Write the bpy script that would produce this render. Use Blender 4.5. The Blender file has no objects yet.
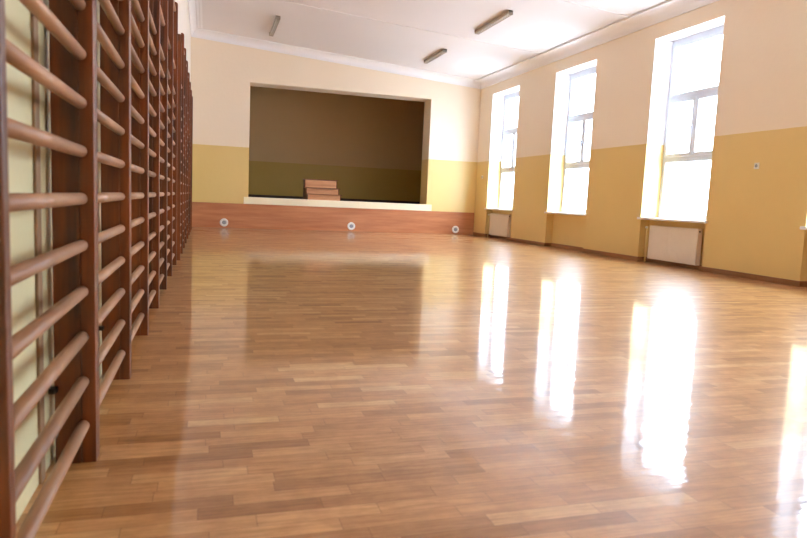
import bpy, bmesh, math, random
from mathutils import Matrix, Vector
random.seed(7)
S = 0.85                                   # all layout numbers below are in units of 0.85 m (lens height = 1)
SC = bpy.context.scene
COL = SC.collection

# ------------------------------------------------------------------ camera
cam_d = bpy.data.cameras.new('camera')
cam = bpy.data.objects.new('camera', cam_d)
COL.objects.link(cam)
Fv = Vector((0.29470847, 0.9496886, -0.10601172))
Rv = Vector((0.95553221, -0.29168213, 0.04335596))
Uv = Vector((-0.01025294, 0.11407498, 0.99341924))
M = Matrix((Rv, Uv, -Fv)).transposed().to_4x4()
M.translation = Vector((0.4022 * S, 0.0, 1.0 * S))
cam.matrix_world = M
cam_d.sensor_width = 36.0
cam_d.lens = 642.4 / 807 * 36.0
cam_d.clip_start = 0.05
cam_d.dof.use_dof = True
cam_d.dof.focus_distance = 9.0
cam_d.dof.aperture_fstop = 4.5
SC.camera = cam

# ------------------------------------------------------------------ daylight
world = bpy.data.worlds.new('overcast_sky')
SC.world = world
world.use_nodes = True
wn = world.node_tree.nodes; wl = world.node_tree.links
bg = wn['Background']
tc = wn.new('ShaderNodeTexCoord'); sx = wn.new('ShaderNodeSeparateXYZ')
rp = wn.new('ShaderNodeValToRGB')
wl.new(tc.outputs['Generated'], sx.inputs[0]); wl.new(sx.outputs['Z'], rp.inputs[0])
rp.color_ramp.elements[0].position = 0.0; rp.color_ramp.elements[0].color = (0.22, 0.24, 0.27, 1)   # unseen ground, made bright to light the ceiling from below
rp.color_ramp.elements[1].position = 1.0; rp.color_ramp.elements[1].color = (0.73, 0.86, 1.0, 1)
e = rp.color_ramp.elements.new(0.03); e.color = (0.24, 0.272, 0.32, 1)     # overcast: the zenith is brighter than the horizon
e = rp.color_ramp.elements.new(0.30); e.color = (0.325, 0.37, 0.43, 1)
wl.new(rp.outputs[0], bg.inputs[0])
bg.inputs[1].default_value = 16.0
SC.cycles.max_bounces = 24; SC.cycles.diffuse_bounces = 16; SC.cycles.glossy_bounces = 8; SC.cycles.transparent_max_bounces = 24

vs = SC.view_settings
vs.view_transform = 'Standard'; vs.look = 'None'; vs.gamma = 1.0; vs.use_curve_mapping = False
vs.exposure = 1.68

# ------------------------------------------------------------------ materials
def srgb(r, g, b):
    f = lambda c: (c / 255 / 12.92) if c / 255 <= 0.04045 else ((c / 255 + 0.055) / 1.055) ** 2.4
    return (f(r), f(g), f(b), 1)

class NT:
    def __init__(s, name):
        s.m = bpy.data.materials.new(name); s.m.use_nodes = True
        s.n = s.m.node_tree.nodes; s.l = s.m.node_tree.links
        s.b = s.n['Principled BSDF']
    def node(s, t, **k):
        x = s.n.new(t)
        for a, v in k.items(): setattr(x, a, v)
        return x
    def link(s, a, b): s.l.new(a, b)
    def val(s, sock, v):
        if hasattr(v, 'links'): s.l.new(v, sock)
        else: sock.default_value = v
    def math(s, op, a, b=0.0, c=0.0):
        x = s.node('ShaderNodeMath', operation=op)
        s.val(x.inputs[0], a); s.val(x.inputs[1], b)
        if len(x.inputs) > 2: s.val(x.inputs[2], c)
        return x.outputs[0]
    def mix(s, f, a, b, mode='MIX'):
        x = s.node('ShaderNodeMix', data_type='RGBA', blend_type=mode)
        s.val(x.inputs[0], f); s.val(x.inputs[6], a); s.val(x.inputs[7], b)
        return x.outputs[2]
    def noise(s, vec, scale, detail=3, rough=0.5):
        x = s.node('ShaderNodeTexNoise'); x.inputs['Scale'].default_value = scale
        x.inputs['Detail'].default_value = detail; x.inputs['Roughness'].default_value = rough
        s.l.new(vec, x.inputs['Vector']); return x.outputs[0]
    def bump(s, h, strength, dist):
        x = s.node('ShaderNodeBump'); x.inputs['Strength'].default_value = strength
        x.inputs['Distance'].default_value = dist; s.l.new(h, x.inputs['Height'])
        s.l.new(x.outputs[0], s.b.inputs['Normal']); return x
    def pos(s): return s.node('ShaderNodeNewGeometry').outputs['Position']
    def objc(s): return s.node('ShaderNodeTexCoord').outputs['Object']

def plain(name, col, rough=0.5, metal=0.0, noise=0.0, nscale=30):
    t = NT(name)
    t.b.inputs['Roughness'].default_value = rough; t.b.inputs['Metallic'].default_value = metal
    if noise:
        n = t.noise(t.objc(), nscale)
        dark = tuple(c * (1 - noise) for c in col[:3]) + (1,)
        t.link(t.mix(n, dark, col), t.b.inputs['Base Color'])
    else: t.b.inputs['Base Color'].default_value = col
    return t.m

def two_tone(name, top, low, zsplit, low_rough=0.32, top_rough=0.6):
    t = NT(name)
    p = t.pos(); s = t.node('ShaderNodeSeparateXYZ'); t.link(p, s.inputs[0])
    wob = t.math('MULTIPLY', t.math('SUBTRACT', t.noise(p, 6), 0.5), 0.006)
    m = t.math('GREATER_THAN', t.math('ADD', s.outputs['Z'], wob), zsplit)
    n = t.noise(p, 1.3, 4)
    lo = t.mix(n, low, tuple(c * 0.93 for c in low[:3]) + (1,))
    hi = t.mix(n, top, tuple(c * 0.96 for c in top[:3]) + (1,))
    t.link(t.mix(m, lo, hi), t.b.inputs['Base Color'])
    t.link(t.math('MULTIPLY_ADD', m, top_rough - low_rough, low_rough), t.b.inputs['Roughness'])
    t.bump(t.noise(p, 14, 4), 0.25, 0.008)
    return t.m

CREAM = srgb(243, 229, 207); YELLOW = srgb(232, 204, 137)
M_wall = two_tone('two_tone_wall_paint', CREAM, YELLOW, 2.317 * S)
M_left = two_tone('left_wall_paint', srgb(240, 234, 222), srgb(222, 214, 168), 2.317 * S)
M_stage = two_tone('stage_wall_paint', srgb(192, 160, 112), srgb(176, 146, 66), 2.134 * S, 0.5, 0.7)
M_ceil = plain('white_ceiling_paint', srgb(233, 231, 232), 0.8, 0, 0.03, 1.5)
M_cove = plain('white_cornice_paint', srgb(240, 240, 242), 0.7)
M_ledge = plain('cream_ledge_paint', srgb(248, 238, 208), 0.4)
M_white = plain('white_window_frame', srgb(206, 211, 220), 0.35)
M_reveal = plain('white_reveal_plaster', srgb(236, 236, 238), 0.7)
M_sill = plain('white_sill', srgb(240, 240, 242), 0.3)
M_rad = plain('radiator_enamel', srgb(232, 222, 208), 0.4)
M_pipe = plain('yellow_painted_pipe', srgb(226, 205, 140), 0.4)
M_dark = plain('dark_metal', srgb(52, 44, 40), 0.5, 0.4)
M_steel = plain('steel', srgb(150, 146, 140), 0.35, 0.9)
M_grey = plain('grey_grille', srgb(150, 156, 164), 0.5)
M_wplast = plain('white_plastic', srgb(238, 238, 236), 0.35)
M_lamp_body = plain('lamp_housing', srgb(170, 162, 148), 0.45, 0.1)
M_lamp_edge = plain('lamp_reflector', srgb(196, 190, 178), 0.4, 0.2)
M_black = plain('dark_stage_boards', srgb(70, 54, 40), 0.6, 0, 0.3, 8)

def wood(name, dark, mid, axis='Z', rough=0.35, scale=9.0, coat=0.0, stretch=14):
    t = NT(name)
    mp = t.node('ShaderNodeMapping'); t.link(t.objc(), mp.inputs[0])
    sc = [stretch, stretch, stretch]; sc['XYZ'.index(axis)] = 1.0
    mp.inputs['Scale'].default_value = sc
    oi = t.node('ShaderNodeObjectInfo')
    cmb = t.node('ShaderNodeCombineXYZ')
    for i in range(3): t.link(t.math('MULTIPLY', oi.outputs['Random'], 37.0 + i * 11), cmb.inputs[i])
    t.link(cmb.outputs[0], mp.inputs['Location'])
    n = t.noise(mp.outputs[0], scale / 6, 5, 0.6)
    r = t.node('ShaderNodeValToRGB'); t.link(n, r.inputs[0])
    r.color_ramp.elements[0].position = 0.30; r.color_ramp.elements[0].color = dark
    r.color_ramp.elements[1].position = 0.70; r.color_ramp.elements[1].color = mid
    tint = t.math('MULTIPLY_ADD', oi.outputs['Random'], 0.25, 0.87)
    hv = t.node('ShaderNodeHueSaturation'); t.link(r.outputs[0], hv.inputs['Color']); t.link(tint, hv.inputs['Value'])
    t.link(hv.outputs[0], t.b.inputs['Base Color'])
    t.b.inputs['Roughness'].default_value = rough
    t.b.inputs['Coat Weight'].default_value = coat; t.b.inputs['Coat Roughness'].default_value = 0.2
    t.bump(n, 0.12, 0.004)
    return t.m
M_bar = wood('dark_stained_board', srgb(52, 22, 4), srgb(138, 66, 14), 'Z', 0.38, 9, 0.22)
M_rung = wood('worn_rung_wood', srgb(132, 92, 64), srgb(180, 136, 100), 'Y', 0.45, 9, 0.0)
M_batten = plain('batten_paint', srgb(150, 118, 84), 0.5, 0, .2, 12)
M_fascia = wood('stage_front_laminate', srgb(168, 104, 70), srgb(196, 134, 96), 'X', 0.3, 5, 0.1, 10)
M_base = wood('brown_skirting_wood', srgb(128, 84, 54), srgb(166, 116, 78), 'Y', 0.35, 6)
M_tread_shade = wood('tread_wood_shade_tint', srgb(130, 80, 48), srgb(164, 106, 68), 'X', 0.4, 6)  # darker than the risers: paints in the shadow line under each tread
M_step = wood('step_wood', srgb(196, 136, 94), srgb(228, 172, 126), 'X', 0.4, 6)

def floor_mat():
    t = NT('glossy_oak_parquet')
    LEN, WID = 0.39 * S, 0.0755 * S
    p = t.pos(); s = t.node('ShaderNodeSeparateXYZ'); t.link(p, s.inputs[0])
    yv = t.math('DIVIDE', s.outputs['Y'], WID); row = t.math('FLOOR', yv); fy = t.math('FRACT', yv)
    w1 = t.node('ShaderNodeTexWhiteNoise', noise_dimensions='1D'); t.link(row, w1.inputs['W'])
    xv = t.math('ADD', t.math('DIVIDE', s.outputs['X'], LEN), t.math('MULTIPLY', w1.outputs['Value'], 7.0))
    colm = t.math('FLOOR', xv); fx = t.math('FRACT', xv)
    cb = t.node('ShaderNodeCombineXYZ'); t.link(colm, cb.inputs[0]); t.link(row, cb.inputs[1])
    w2 = t.node('ShaderNodeTexWhiteNoise', noise_dimensions='2D'); t.link(cb.outputs[0], w2.inputs['Vector'])
    r = t.node('ShaderNodeValToRGB'); t.link(w2.outputs['Value'], r.inputs[0])
    cr = r.color_ramp
    cr.elements[0].position = 0.0; cr.elements[0].color = srgb(166, 116, 68)
    cr.elements[1].position = 1.0; cr.elements[1].color = srgb(220, 178, 128)
    e = cr.elements.new(0.15); e.color = srgb(186, 136, 86)
    e = cr.elements.new(0.55); e.color = srgb(199, 149, 98)
    e = cr.elements.new(0.85); e.color = srgb(208, 160, 109)
    # grain, shifted per stave
    mp = t.node('ShaderNodeMapping'); t.link(p, mp.inputs[0]); mp.inputs['Scale'].default_value = (2.2, 26, 1)
    sh = t.node('ShaderNodeCombineXYZ'); t.link(t.math('MULTIPLY', w2.outputs['Value'], 40.0), sh.inputs[0])
    t.link(t.math('MULTIPLY', w2.outputs['Value'], 13.0), sh.inputs[2]); t.link(sh.outputs[0], mp.inputs['Location'])
    g = t.noise(mp.outputs[0], 3.0, 6, 0.65)
    gr = t.node('ShaderNodeValToRGB'); t.link(g, gr.inputs[0])
    gr.color_ramp.elements[0].position = 0.28; gr.color_ramp.elements[0].color = (0.66, 0.60, 0.50, 1)
    gr.color_ramp.elements[1].position = 0.62; gr.color_ramp.elements[1].color = (1.03, 1.02, 1.0, 1)
    c = t.mix(1.0, r.outputs[0], gr.outputs[0], 'MULTIPLY')
    mo = t.noise(p, 9.0, 5, 0.7)
    mr = t.node('ShaderNodeValToRGB'); t.link(mo, mr.inputs[0])
    mr.color_ramp.elements[0].position = 0.32; mr.color_ramp.elements[0].color = (0.84, 0.80, 0.75, 1)
    mr.color_ramp.elements[1].position = 0.60; mr.color_ramp.elements[1].color = (1.04, 1.04, 1.04, 1)
    c = t.mix(1.0, c, mr.outputs[0], 'MULTIPLY')
    # hairline joints
    ex = t.math('MINIMUM', fx, t.math('SUBTRACT', 1.0, fx)); ey = t.math('MINIMUM', fy, t.math('SUBTRACT', 1.0, fy))
    jx = t.math('LESS_THAN', ex, 0.0045); jy = t.math('LESS_THAN', ey, 0.018)
    j = t.math('MAXIMUM', jx, jy)
    c2 = t.mix(t.math('MULTIPLY', j, 0.42), c, srgb(110, 70, 40))
    t.link(c2, t.b.inputs['Base Color'])
    t.b.inputs['Roughness'].default_value = 0.34
    t.b.inputs['Specular IOR Level'].default_value = 0.2
    t.b.inputs['Coat Weight'].default_value = 0.8; t.b.inputs['Coat IOR'].default_value = 1.43
    wr = t.noise(p, 2.5, 3)
    t.link(t.math('MULTIPLY_ADD', wr, 0.05, 0.022), t.b.inputs['Coat Roughness'])
    # slight cupping of the staves plus a long swell in the varnish
    mw = t.node('ShaderNodeMapping'); t.link(p, mw.inputs[0]); mw.inputs['Scale'].default_value = (1.0, 2.6, 1)
    sw = t.noise(mw.outputs[0], 5.0, 3, 0.55)
    tilt = t.math('MULTIPLY', t.math('SUBTRACT', w2.outputs['Value'], 0.5), t.math('SUBTRACT', fy, 0.5))
    h = t.math('ADD', t.math('MULTIPLY', sw, 1.0), t.math('MULTIPLY', tilt, 0.06))
    b = t.node('ShaderNodeBump'); b.inputs['Strength'].default_value = 1.0; b.inputs['Distance'].default_value = 0.0010
    t.link(h, b.inputs['Height']); t.link(b.outputs[0], t.b.inputs['Coat Normal']); t.link(b.outputs[0], t.b.inputs['Normal'])
    return t.m
M_floor = floor_mat()

def glass_mat():
    t = NT('window_glass')
    t.n.remove(t.b)
    out = t.n['Material Output']
    tr = t.node('ShaderNodeBsdfTransparent'); tr.inputs[0].default_value = (0.96, 0.98, 1.0, 1)
    gl = t.node('ShaderNodeBsdfGlossy'); gl.inputs['Roughness'].default_value = 0.02
    lw = t.node('ShaderNodeLayerWeight'); lw.inputs[0].default_value = 0.5
    fac = t.math('MULTIPLY_ADD', t.math('POWER', lw.outputs['Facing'], 5.0), 0.5, 0.03)
    mx = t.node('ShaderNodeMixShader')
    t.link(fac, mx.inputs[0]); t.link(tr.outputs[0], mx.inputs[1]); t.link(gl.outputs[0], mx.inputs[2])
    t.link(mx.outputs[0], out.inputs[0])
    return t.m
M_glass = glass_mat()

# ------------------------------------------------------------------ mesh helpers (units -> metres here)
class MB:
    def __init__(s, org=(0, 0, 0)): s.bm = bmesh.new(); s.o = Vector(org)
    def v(s, p): return s.bm.verts.new((Vector(p) - s.o) * S)
    def box(s, a, b, bevel=0.0):
        x0, y0, z0 = a; x1, y1, z1 = b
        x0, x1 = sorted((x0, x1)); y0, y1 = sorted((y0, y1)); z0, z1 = sorted((z0, z1))
        vs_ = [s.v(p) for p in ((x0, y0, z0), (x1, y0, z0), (x1, y1, z0), (x0, y1, z0), (x0, y0, z1), (x1, y0, z1), (x1, y1, z1), (x0, y1, z1))]
        fs = [s.bm.faces.new([vs_[i] for i in q]) for q in ((0, 3, 2, 1), (4, 5, 6, 7), (0, 1, 5, 4), (1, 2, 6, 5), (2, 3, 7, 6), (3, 0, 4, 7))]
        if bevel:
            es = list({e for f in fs for e in f.edges})
            bmesh.ops.bevel(s.bm, geom=es, offset=bevel * S, segments=2, affect='EDGES', profile=0.5)
        return s
    def prism(s, pts, axis, a, b, bevel=0.0):
        """closed 2-D outline swept along an axis; pts are the other two coordinates in xyz order"""
        def P(u, w, t):
            return {'X': (t, u, w), 'Y': (u, t, w), 'Z': (u, w, t)}[axis]
        A = [s.v(P(u, w, a)) for u, w in pts]; B = [s.v(P(u, w, b)) for u, w in pts]
        fs = [s.bm.faces.new(A), s.bm.faces.new(B[::-1])]
        n = len(pts)
        for i in range(n): fs.append(s.bm.faces.new((A[i], B[i], B[(i + 1) % n], A[(i + 1) % n])))
        bmesh.ops.recalc_face_normals(s.bm, faces=fs)
        if bevel:
            es = [e for e in fs[0].edges] + [e for e in fs[1].edges]
            bmesh.ops.bevel(s.bm, geom=es, offset=bevel * S, segments=2, affect='EDGES', profile=0.5)
        return s
    def tube(s, p, q, r, seg=16, r2=None):
        p = Vector(p); q = Vector(q); d = (q - p).normalized()
        up = Vector((0, 0, 1)) if abs(d.z) < 0.9 else Vector((1, 0, 0))
        e1 = d.cross(up).normalized(); e2 = d.cross(e1)
        r2 = r if r2 is None else r2
        A = []; B = []
        for i in range(seg):
            a = 2 * math.pi * i / seg; o = e1 * math.cos(a) + e2 * math.sin(a)
            A.append(s.v(p + o * r)); B.append(s.v(q + o * r2))
        fs = [s.bm.faces.new(A), s.bm.faces.new(B[::-1])]
        for i in range(seg):
            f = s.bm.faces.new((A[i], B[i], B[(i + 1) % seg], A[(i + 1) % seg])); f.smooth = True; fs.append(f)
        bmesh.ops.recalc_face_normals(s.bm, faces=fs)
        return s
    def lathe(s, prof, c, axis, seg=32):
        """prof: (radius, distance along axis from c)"""
        c = Vector(c); ax = Vector(axis).normalized()
        up = Vector((0, 0, 1)); e1 = ax.cross(up).normalized(); e2 = ax.cross(e1)
        rings = []
        for r, h in prof:
            rings.append([s.v(c + ax * h + (e1 * math.cos(2 * math.pi * i / seg) + e2 * math.sin(2 * math.pi * i / seg)) * max(r, 1e-4)) for i in range(seg)])
        fs = []
        for a, b in zip(rings, rings[1:]):
            for i in range(seg):
                f = s.bm.faces.new((a[i], b[i], b[(i + 1) % seg], a[(i + 1) % seg])); f.smooth = True; fs.append(f)
        fs.append(s.bm.faces.new(rings[0])); fs.append(s.bm.faces.new(rings[-1][::-1]))
        bmesh.ops.recalc_face_normals(s.bm, faces=fs)
        return s
    def build(s, name, mat, parent=None, loc=None):
        me = bpy.data.meshes.new(name); s.bm.to_mesh(me); s.bm.free()
        me.materials.append(mat)
        o = bpy.data.objects.new(name, me); COL.objects.link(o)
        o.location = (s.o if loc is None else Vector(loc)) * S
        if parent: o.parent = parent
        return o

def tag(o, label=None, cat=None, group=None, kind=None):
    if label: o['label'] = label
    if cat: o['category'] = cat
    if group: o['group'] = group
    if kind: o['kind'] = kind
    return o
def empty(name, loc):
    e = bpy.data.objects.new(name, None); COL.objects.link(e); e.location = Vector(loc) * S
    e.empty_display_size = 0.1
    return e
def struct(mb, name, mat, parent=None):
    return tag(mb.build(name, mat, parent), kind='structure')
def copy_tree(o, parent=None):
    c = o.copy(); COL.objects.link(c)
    if parent: c.parent = parent
    for ch in list(o.children): copy_tree(ch, c)
    return c

# ------------------------------------------------------------------ the hall
XL, W, D, Y0 = -0.125, 8.672, 19.21, -3.6
HL, HR = 5.216, 4.595                      # cornice underside at the left and the right wall
CE = 0.20                                  # cornice height
TH = 0.55                                  # outer wall thickness
sl = (HR - HL) / (W - 0.0)
hz = lambda x: HL + sl * x                 # cornice underside along the sloping ceiling
struct(MB().box((XL - .3, Y0 - .3, -0.2), (W + TH, D, 0)), 'floor', M_floor)

# ceiling: a slab that falls towards the windows
m = MB()
m.prism([(XL - .3, hz(XL - .3) + CE), (W + TH, hz(W + TH) + CE), (W + TH, hz(W + TH) + CE + .25), (XL - .3, hz(XL - .3) + CE + .25)], 'Y', Y0 - .3, D + .67)
struct(m, 'ceiling', M_ceil)
# shallow joints across the ceiling
for i, yj in enumerate((0.3, 4.0, 7.7, 11.40, 15.0)):
    m = MB(); x0, x1 = XL, W - .2
    m.prism([(x0, hz(x0) + CE - .018), (x1, hz(x1) + CE - .018), (x1, hz(x1) + CE + .01), (x0, hz(x0) + CE + .01)], 'Y', yj - .07, yj + .07, 0.006)
    struct(m, 'trim_%d' % (i + 10), M_ceil)

# left wall with a shallow pier in the far corner
struct(MB().box((XL - .3, Y0, 0), (XL, D, hz(XL) + CE + .02)).box((XL, 9.40, 0), (-.045, D, hz(0) + CE)), 'wall_left', M_left)
# wall behind the lens
struct(MB().box((XL - .3, Y0 - .3, 0), (W + TH, Y0, HL + CE)), 'wall_rear', M_wall)

# right wall, with openings and radiator recesses
WZ0, WZ1 = 0.872, 4.315
wins = [(16.54, 18.29), (12.84, 14.59), (9.13, 10.88), (5.43, 7.18), (1.73, 3.48), (-1.97, -.22)]
ND = 0.20
m = MB()
ys = [D]
for a, b in wins: ys += [b, a]
ys.append(Y0)
htop = hz(W) + CE + .02
for i in range(0, len(ys), 2):
    m.box((W, ys[i + 1], 0), (W + TH, ys[i], htop))                    # piers
for a, b in wins:
    m.box((W, a, WZ1), (W + TH, b, htop))                              # lintel
    m.box((W + ND, a, 0), (W + TH, b, WZ0 - .045))                     # thin wall of the recess
struct(m, 'wall_right', M_wall)

# far wall with the stage opening
OX0, OX1, OZ0, OZ1, RV = 1.5696, 7.0263, 0.905, 4.150, 0.67
m = MB()
m.box((XL - .3, D, 0), (OX0, D + RV, HL + CE)); m.box((OX1, D, 0), (W + TH, D + RV, hz(OX1) + CE + .1))
m.prism([(OX0, OZ1), (OX1, OZ1), (OX1, hz(OX1) + CE + .1), (OX0, hz(OX0) + CE + .1)], 'Y', D, D + RV)
m.box((OX0, D, 0), (OX1, D + RV, OZ0 - .03))
struct(m, 'wall_far', M_wall)

# cornice, a concave cove
def cove(w, h, n=7):
    """outline in (distance from wall, height) starting on the wall"""
    pts = [(0, 0), (0.03, 0), (0.03, 0.02)]
    for i in range(n + 1):
        a = math.pi / 2 * i / n
        pts.append((0.03 + (w - .03) * (1 - math.cos(a)), 0.02 + (h - .02) * math.sin(a)))
    pts = pts[:-1] + [(w, h - .035), (w + .05, h - .035), (w + .05, h), (0, h)]
    return pts
m = MB(); pr = cove(.26, CE + .012)
m.prism([(W - u, HR + v_) for u, v_ in pr], 'Y', Y0, D)
struct(m, 'trim_1', M_cove)
m = MB(); m.prism([(XL + u, hz(XL) + v_) for u, v_ in pr], 'Y', Y0, D)
m.prism([(-.045 + u, hz(-.045) + v_) for u, v_ in pr], 'Y', 9.36, D)
struct(m, 'trim_2', M_cove)
m = MB()                                                               # far cornice follows the slope
A = [m.v((XL, D - u, hz(XL) + v_)) for u, v_ in pr]; B = [m.v((W, D - u, hz(W) + v_)) for u, v_ in pr]
fs = [m.bm.faces.new(A), m.bm.faces.new(B[::-1])]
for i in range(len(A)): fs.append(m.bm.faces.new((A[i], B[i], B[(i + 1) % len(A)], A[(i + 1) % len(A)])))
bmesh.ops.recalc_face_normals(m.bm, faces=fs)
struct(m, 'trim_3', M_cove)

# stage front cladding, ledge and stage box
HS = 0.70
struct(MB().box((-.045, D - .035, 0.0), (W - .01, D, HS - .008), .004).box((-.045, D - .045, HS - .008), (W - .01, D, HS + .004), .002), 'trim_4', M_fascia)
struct(MB().box((1.44, D - .04, HS + .004), (7.19, D + .03, OZ0), .006).box((OX0, D + .03, OZ0 - .03), (OX1, D + .22, OZ0)), 'trim_5', M_ledge)
SY1 = 23.0
struct(MB().box((0.2, D + RV, OZ0 - .12), (W - .1, SY1, OZ0 - .01)).box((OX0, D + .22, OZ0 - .12), (OX1, D + RV, OZ0 - .01)), 'floor_stage', M_black)
m = MB().box((0.2, SY1, 0.7), (W - .1, SY1 + .2, 4.9))
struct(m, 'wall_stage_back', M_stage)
struct(MB().box((0.2, SY1 - .03, OZ0 - .01), (W - .1, SY1, OZ0 + .075), .004), 'baseboard_stage', M_black)
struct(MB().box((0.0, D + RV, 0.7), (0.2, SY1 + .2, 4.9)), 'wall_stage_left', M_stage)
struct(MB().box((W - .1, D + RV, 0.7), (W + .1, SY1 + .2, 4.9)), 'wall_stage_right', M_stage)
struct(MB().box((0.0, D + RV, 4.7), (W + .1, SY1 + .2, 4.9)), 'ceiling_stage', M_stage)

# skirting: right wall and its recesses
bh, bt = 0.085, 0.022
m = MB()
for i in range(0, len(ys), 2):
    m.box((W - bt, ys[i + 1] , 0), (W, ys[i], bh), .003)
for a, b in wins:
    m.box((W + ND - bt, a, 0), (W + ND, b, bh), .003)
    m.box((W - bt, a, 0), (W + ND - bt, a + bt, bh), .003); m.box((W - bt, b - bt, 0), (W + ND - bt, b, bh), .003)
struct(m, 'baseboard_right', M_base)
struct(MB().box((XL, Y0, 0), (XL + .012, 1.2, bh), .003), 'baseboard_left', M_base)

# ------------------------------------------------------------------ windows
def window(n, a, b):
    xf = W + .405                                                     # inner face of the frame
    w = tag(empty('window_%d' % n, (xf, (a + b) / 2, WZ0)), kind='structure')
    e = w.location / S
    def P(mb, name, mat):
        o = mb.build(name, mat, w); o['kind'] = 'structure'; return o
    d = .075
    T2, T1 = (2.005, 2.075), (3.15, 3.225)
    mu = b - .80                                                       # centre of the meeting stile
    fw = .055
    m = MB(e); m.o = e
    m.box((xf, a, WZ0), (xf + d, a + fw, WZ1), .006).box((xf, b - fw, WZ0), (xf + d, b, WZ1), .006)
    m.box((xf, a + fw, WZ0), (xf + d, b - fw, WZ0 + fw), .006).box((xf, a + fw, WZ1 - .115), (xf + d, b - fw, WZ1), .006)
    m.box((xf, a + fw, T2[0]), (xf + d, b - fw, T2[1]), .006).box((xf, a + fw, T1[0]), (xf + d, b - fw, T1[1]), .006)
    o = P(m, 'window_frame', M_white); o.location = (0, 0, 0)
    def sash(ya, yb, za, zb, sw, proud, name):
        x0 = xf - proud
        m = MB(e)
        m.box((x0, ya, za), (x0 + d * .8, ya + sw, zb), .006).box((x0, yb - sw, za), (x0 + d * .8, yb, zb), .006)
        m.box((x0, ya + sw, za), (x0 + d * .8, yb - sw, za + sw), .006).box((x0, ya + sw, zb - sw), (x0 + d * .8, yb - sw, zb), .006)
        s_ = P(m, name, M_white); s_.location = (0, 0, 0)
        g = MB(e).box((x0 + d * .35, ya + sw, za + sw), (x0 + d * .42, yb - sw, zb - sw))
        go = g.build('pane', M_glass, s_); go.location = (0, 0, 0); go['kind'] = 'structure'
        return s_
    sash(a + fw - .01, b - fw + .01, T1[1] - .01, WZ1 - .105, .06, .012, 'sash')
    s1 = sash(mu + .005, b - fw + .012, T2[1] - .012, T1[0] + .012, .068, .022, 'sash')
    sash(a + fw - .012, mu - .005, T2[1] - .012, T1[0] + .012, .068, .022, 'sash')
    sash(a + fw - .01, b - fw + .01, WZ0 + fw - .01, T2[0] + .01, .055, .012, 'sash')
    h = MB(e).box((xf - .04, mu + .012, 2.50), (xf - .022, mu + .062, 2.64), .008).tube((xf - .06, mu + .037, 2.60), (xf - .03, mu + .037, 2.60), .014, 12)
    h.box((xf - .075, mu + .024, 2.47), (xf - .055, mu + .05, 2.62), .006)
    ho = h.build('handle', M_white, s1); ho.location = (0, 0, 0); ho['kind'] = 'structure'
    r_ = MB(e)
    zs = 2.317
    r_.box((W + .004, b - .006, zs), (xf, b, WZ1)).box((W + .004, a, zs), (xf, a + .006, WZ1)).box((W + .004, a, WZ1 - .006), (xf, b, WZ1))
    ro = P(r_, 'reveal_lining', M_reveal); ro.location = (0, 0, 0)
    si = MB(e).box((W - .055, a - .05, WZ0 - .04), (W, b + .05, WZ0 + .004), .008).box((W - .01, a, WZ0 - .04), (xf + .01, b, WZ0 + .004))
    so = P(si, 'window_sill', M_sill); so.location = (0, 0, 0)
for n, (a, b) in enumerate(wins): window(n + 1, a, b)

# ------------------------------------------------------------------ wall bars
PX0, PX1, BT = XL + .018, .028, .040       # back and front edge of an upright, board thickness
ZT = 3.42
XB = -.045                                  # the wall steps forward behind the far row
def upright_mb(y0, y1, org, top, far=False):
    m = MB(org)
    PX0, PX1 = (XB + .004, .052) if far else (XL + .018, .028)
    seam = PX1 - .048
    m.box((PX0, y0, 0.0), (seam - .0015, y1, top - .02), .003)
    pts = [(seam + .0015, 0.0), (PX1, 0.0)]
    for i in range(6):
        a = math.pi / 2 * i / 5
        pts.append((PX1 - .028 + .028 * math.cos(a), top - .028 + .028 * math.sin(a)))
    pts.append((seam + .0015, top))
    m.prism(pts, 'Y', y0, y1, .003)
    m.box((PX0 + .01, y0 + .004, .002), (PX1 - .01, y1 - .004, top - .03))
    return m
RZ = [.140 + .1635 * k for k in range(14)] + [.140 + .1635 * 15]
def wall_bar(ya, yb, label, group, near_top=ZT, far=False):
    XL_ = XB if far else XL
    u = empty('wall_bar', (0, (ya + yb) / 2, 0)); tag(u, label, 'wall bars', group)
    org = (0, (ya + yb) / 2, 0)
    def P(mb, name, mat, parent=u):
        o = mb.build(name, mat, parent); o.location = (0, 0, 0); return o
    P(upright_mb(ya + .001, ya + BT, org, near_top, far), 'upright', M_bar)
    P(upright_mb(yb - BT, yb - .001, org, ZT, far), 'upright', M_bar)
    for z in RZ + [3.315]:
        if z > near_top: continue
        c = .010 if far else -.014
        mb = MB(org)
        y_a, y_b = ya + BT - .012, yb - BT + .012
        mb.tube((c, y_a, z), (c, y_b, z), .0208, 20)
        P(mb, 'rung', M_rung)
    # slim fixing batten on the wall with metal brackets back to the upright
    y2 = yb - BT - .135
    b = P(MB(org).box((XL_ + .0005, y2 - .028, .0), (XL_ + .010, y2 + .028, 3.2), .002), 'wall_batten', M_batten)
    for z in (.11, .27, 2.9):
        P(MB(org).box((XL_ + .006, yb - BT - .03, z), (XL_ + .03, yb - BT, z + .02), .001).tube((XL_ + .020, yb - BT - .045, z + .01), (XL_ + .020, yb - BT - .01, z + .01), .007, 10), 'bracket', M_dark, b)
    return u
A = [1.42, 2.522, 3.612, 4.70, 5.78, 6.89, 7.96, 9.17]
g1 = 'wall bars along the left wall, near row'; g2 = 'wall bars along the left wall, far row'
ordn = ['nearest brown wooden wall bars at the left edge of the photo, cut by the frame', 'second brown wooden wall bars from the left edge of the photo', 'third brown wooden wall bars from the left edge of the photo',
        'fourth brown wooden wall bars from the left edge of the photo', 'fifth brown wooden wall bars from the left edge, small in view', 'sixth brown wooden wall bars from the left edge, seen almost edge on',
        'last brown wooden wall bars of the near row, before the gap']
for i in range(7): wall_bar(A[i], A[i + 1], ordn[i], g1)
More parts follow.
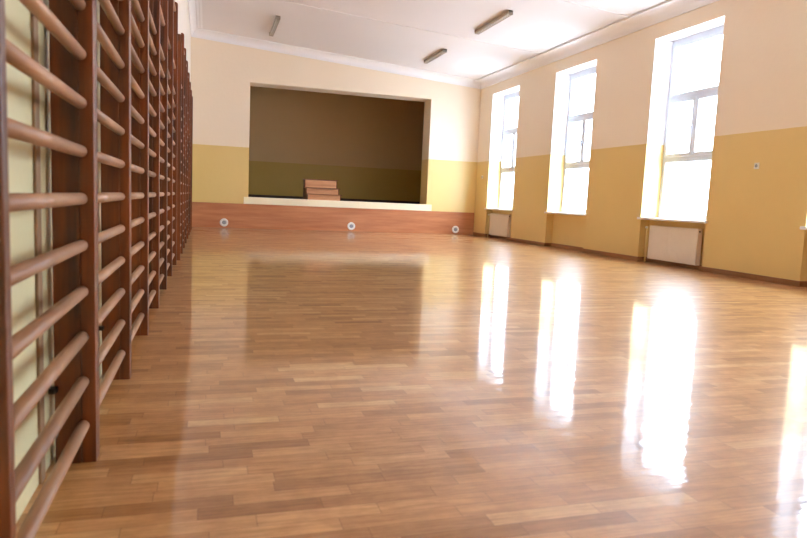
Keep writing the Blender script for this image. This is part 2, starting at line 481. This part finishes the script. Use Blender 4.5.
B = [y + .04 for y in (9.75, 10.82, 11.90, 13.0, 14.26, 15.44, 16.6, 17.7)]
ordf = ['first brown wall bars of the far row past the gap, with one shorter upright', 'second brown wooden wall bars of the far row past the gap', 'third brown wooden wall bars of the far row past the gap',
        'fourth brown wooden wall bars of the far row, in the middle of that row', 'third-last wall bars before the far corner', 'second-last wall bars before the far corner', 'farthest wall bars, next to the corner by the stage wall']
for i in range(7): wall_bar(B[i], B[i + 1], ordf[i], g2, 3.08 if i == 0 else ZT, True)

# ------------------------------------------------------------------ radiators
def radiator(a, b, label):
    x0, x1 = W + .055, W + .15
    z0, z1 = .075, .725
    r = empty('radiator', ((x0 + x1) / 2, (a + b) / 2, 0)); tag(r, label, 'radiator', 'panel radiators under the windows')
    org = (0, 0, 0); org = r.location / S
    def P(mb, name, mat, parent=r, lab=None):
        o = mb.build(name, mat, parent); o.location = (0, 0, 0)
        if lab: o['label'] = lab
        return o
    m = MB(org).box((x0, a, z0), (x0 + .02, b, z1), .008)
    n = 22
    for i in range(n):
        y = a + (i + .5) * (b - a) / n
        m.box((x0 - .0035, y - .012, z0 + .04), (x0 + .004, y + .012, z1 - .04), .003)
    P(m, 'front_panel', M_rad)
    m = MB(org)
    m.box((x1 - .02, a, z0), (x1, b, z1), .006)
    P(m, 'back_panel', M_rad)
    m = MB(org)
    for i in range(30):
        y = a + .03 + i * (b - a - .06) / 29
        m.box((x0 + .02, y - .004, z0 + .03), (x1 - .02, y + .004, z1 - .03))
    P(m, 'convector_fins', M_rad)
    m = MB(org).box((x0 + .016, a + .001, z1 - .006), (x1 - .016, b - .001, z1 - .003)).box((x0 + .02, a, z1 - .02), (x1 - .02, a + .008, z1)).box((x0, a + .001, z0), (x1, a + .012, z1 - .002), .002).box((x0, b - .012, z0), (x1, b - .001, z1 - .002), .002)
    for i in range(26):
        y = a + .03 + i * (b - a - .06) / 25
        m.box((x0 + .018, y - .007, z1 - .012), (x1 - .018, y + .007, z1 - .005))
    P(m, 'top_grille', M_rad)
    # supply pipes rising from the floor at the far side, valve on top
    m = MB(org).tube((W + .07, b + .095, 0), (W + .07, b + .095, z1 - .05), .012, 12).tube((W + .07, b + .085, z1 - .05), (W + .10, b, z1 - .05), .010, 12)
    P(m, 'pipe', M_pipe)
    m = MB(org).tube((W + .04, b + .040, 0), (W + .04, b + .040, z1 - .09), .012, 12).tube((W + .04, b + .040, z1 - .09), (W + .10, b, z1 - .09), .012, 12)
    P(m, 'pipe', M_pipe)
    m = MB(org).lathe([(.018, 0), (.022, .01), (.022, .05), (.016, .06)], (W + .07, b + .07, z1 - .045), (0, 1, 0), 16)
    P(m, 'valve', M_wplast, r, 'white thermostatic valve')
    m = MB(org).tube((x0 + .03, a - .012, z1 - .05), (x0 + .03, a + .01, z1 - .05), .014, 12)
    P(m, 'vent_plug', M_dark)
    m = MB(org).box((x1, a + .2, z0 + .05), (W + ND, a + .23, z1 - .05)).box((x1, b - .23, z0 + .05), (W + ND, b - .2, z1 - .05))
    P(m, 'bracket', M_dark)
radiator(9.345, 10.66, 'white panel radiator under the large nearer window, pipes on its left')
radiator(16.86, 18.14, 'white panel radiator under the farthest window, by the stage corner')

# ------------------------------------------------------------------ ceiling lights
def ceiling_light(x, y0, y1, label):
    z = hz(x) + CE
    l = empty('ceiling_light', (x, (y0 + y1) / 2, z)); tag(l, label, 'ceiling light', 'fluorescent ceiling battens')
    org = l.location / S
    def P(mb, name, mat):
        o = mb.build(name, mat, l); o.location = (0, 0, 0); return o
    zt = z + .012
    m = MB(org)
    m.prism([(x - .035, zt), (x - .05, z - .045), (x + .05, z - .045), (x + .035, zt)], 'Y', y0, y1, .004)
    P(m, 'housing', M_lamp_body)
    m = MB(org)
    for s_ in (-1, 1):
        m.box((x + s_ * .045, y0 + .02, z - .085), (x + s_ * .052, y1 - .02, z - .043), .002)
    n = 22
    for i in range(n):
        y = y0 + .04 + i * (y1 - y0 - .08) / (n - 1)
        m.box((x - .046, y - .004, z - .083), (x + .046, y + .004, z - .048))
    P(m, 'louvre', M_lamp_edge)
    for s_ in (-1, 1):
        P(MB(org).tube((x + s_ * .022, y0 + .03, z - .062), (x + s_ * .022, y1 - .03, z - .062), .0125, 12), 'tube', M_wplast)
    for yy in (y0, y1 - .02):
        P(MB(org).box((x - .054, yy, z - .088), (x + .054, yy + .02, z + .004), .004), 'end_cap', M_lamp_body)
ceiling_light(6.32, 12.45, 14.17, 'unlit fluorescent ceiling light on the window side, nearer of the two there')
ceiling_light(6.30, 16.20, 17.75, 'unlit fluorescent ceiling light on the window side, nearer the stage')
ceiling_light(2.01, 16.20, 17.95, 'unlit fluorescent ceiling light on the wall bar side, above the stage')

# ------------------------------------------------------------------ round vents in the stage front
def vent(x, z, label):
    v = empty('round_vent', (x, D - .035, z)); tag(v, label, 'vent', 'round vents in the stage front')
    org = v.location / S; c = (x, D - .035, z); ax = (0, -1, 0)
    o = MB(org).lathe([(.118, -.002), (.118, .012), (.110, .026), (.086, .030), (.064, .024), (.058, .008), (.058, -.002)], c, ax, 40).build('ring', M_wplast, v); o.location = (0, 0, 0)
    m = MB(org).lathe([(.060, -.002), (.060, .008), (.04, .012), (.002, .013)], c, ax, 32)
    o = m.build('grille', M_grey, v); o.location = (0, 0, 0)
    m = MB(org)
    for k in range(-4, 5):
        hw = math.sqrt(.056 ** 2 - (k * .012) ** 2)
        m.box((x - hw, D - .035 - .019, z + k * .012 - .0025), (x + hw, D - .035 - .010, z + k * .012 + .0025))
    o = m.build('slats', M_grey, v); o.location = (0, 0, 0)
vent(.90, .15, 'round white vent with grey centre, leftmost in the wooden stage front')
vent(4.63, .155, 'round white vent with grey centre, middle of the stage front below the steps')
vent(8.03, .15, 'round white vent with grey centre, rightmost in the wooden stage front, near the radiator')

# ------------------------------------------------------------------ wooden steps standing on the stage edge
st = empty('stage_steps', (3.79, 19.7, OZ0)); tag(st, 'small three tread wooden steps standing on the stage edge', 'steps')
org = st.location / S
x0, x1 = 3.285, 4.315
tiers = [(19.30, OZ0, 1.085), (19.62, 1.085, 1.275), (19.94, 1.275, 1.535)]
yb = 20.28
def P(mb, name, mat, lab=None):
    o = mb.build(name, mat, st); o.location = (0, 0, 0)
    if lab: o['label'] = lab
for k, (yf, za, zb) in enumerate(tiers):
    yn = tiers[k + 1][0] if k < 2 else yb
    P(MB(org).box((x0 + .03, yf + .02, za), (x1 - .03, yf + .045, zb - .03), .003), 'riser', M_step)
    P(MB(org).box((x0 - .02, yf - .045, zb - .026), (x1 + .02, yn + (.02 if k < 2 else 0), zb), .004), 'tread', M_tread_shade)
for xx in (x0 + .01, x1 - .03):
    pts = [(19.33, OZ0), (19.33, 1.055), (19.65, 1.055), (19.65, 1.245), (19.97, 1.245), (19.97, 1.505), (20.26, 1.505), (20.26, OZ0)]
    P(MB(org).prism(pts, 'X', xx, xx + .02), 'side_panel', M_bar, 'dark side panel')

# ------------------------------------------------------------------ small things on the walls
def switch(y, z, label):
    s_ = empty('wall_socket', (W, y, z)); tag(s_, label, 'socket')
    org = s_.location / S
    o = MB(org).box((W - .014, y - .048, z - .048), (W, y + .048, z + .048), .006).build('cover_plate', M_wplast, s_); o.location = (0, 0, 0)
    o = MB(org).lathe([(.026, 0), (.026, .004), (.022, .005), (.020, .001), (.002, .0)], (W - .014, y, z), (-1, 0, 0), 24).build('socket_well', M_grey, s_); o.location = (0, 0, 0)
switch(8.155, 1.78, 'small white wall socket on the yellow paint right of the large window')
switch(18.73, 1.835, 'small white wall socket between the farthest window and the stage corner')
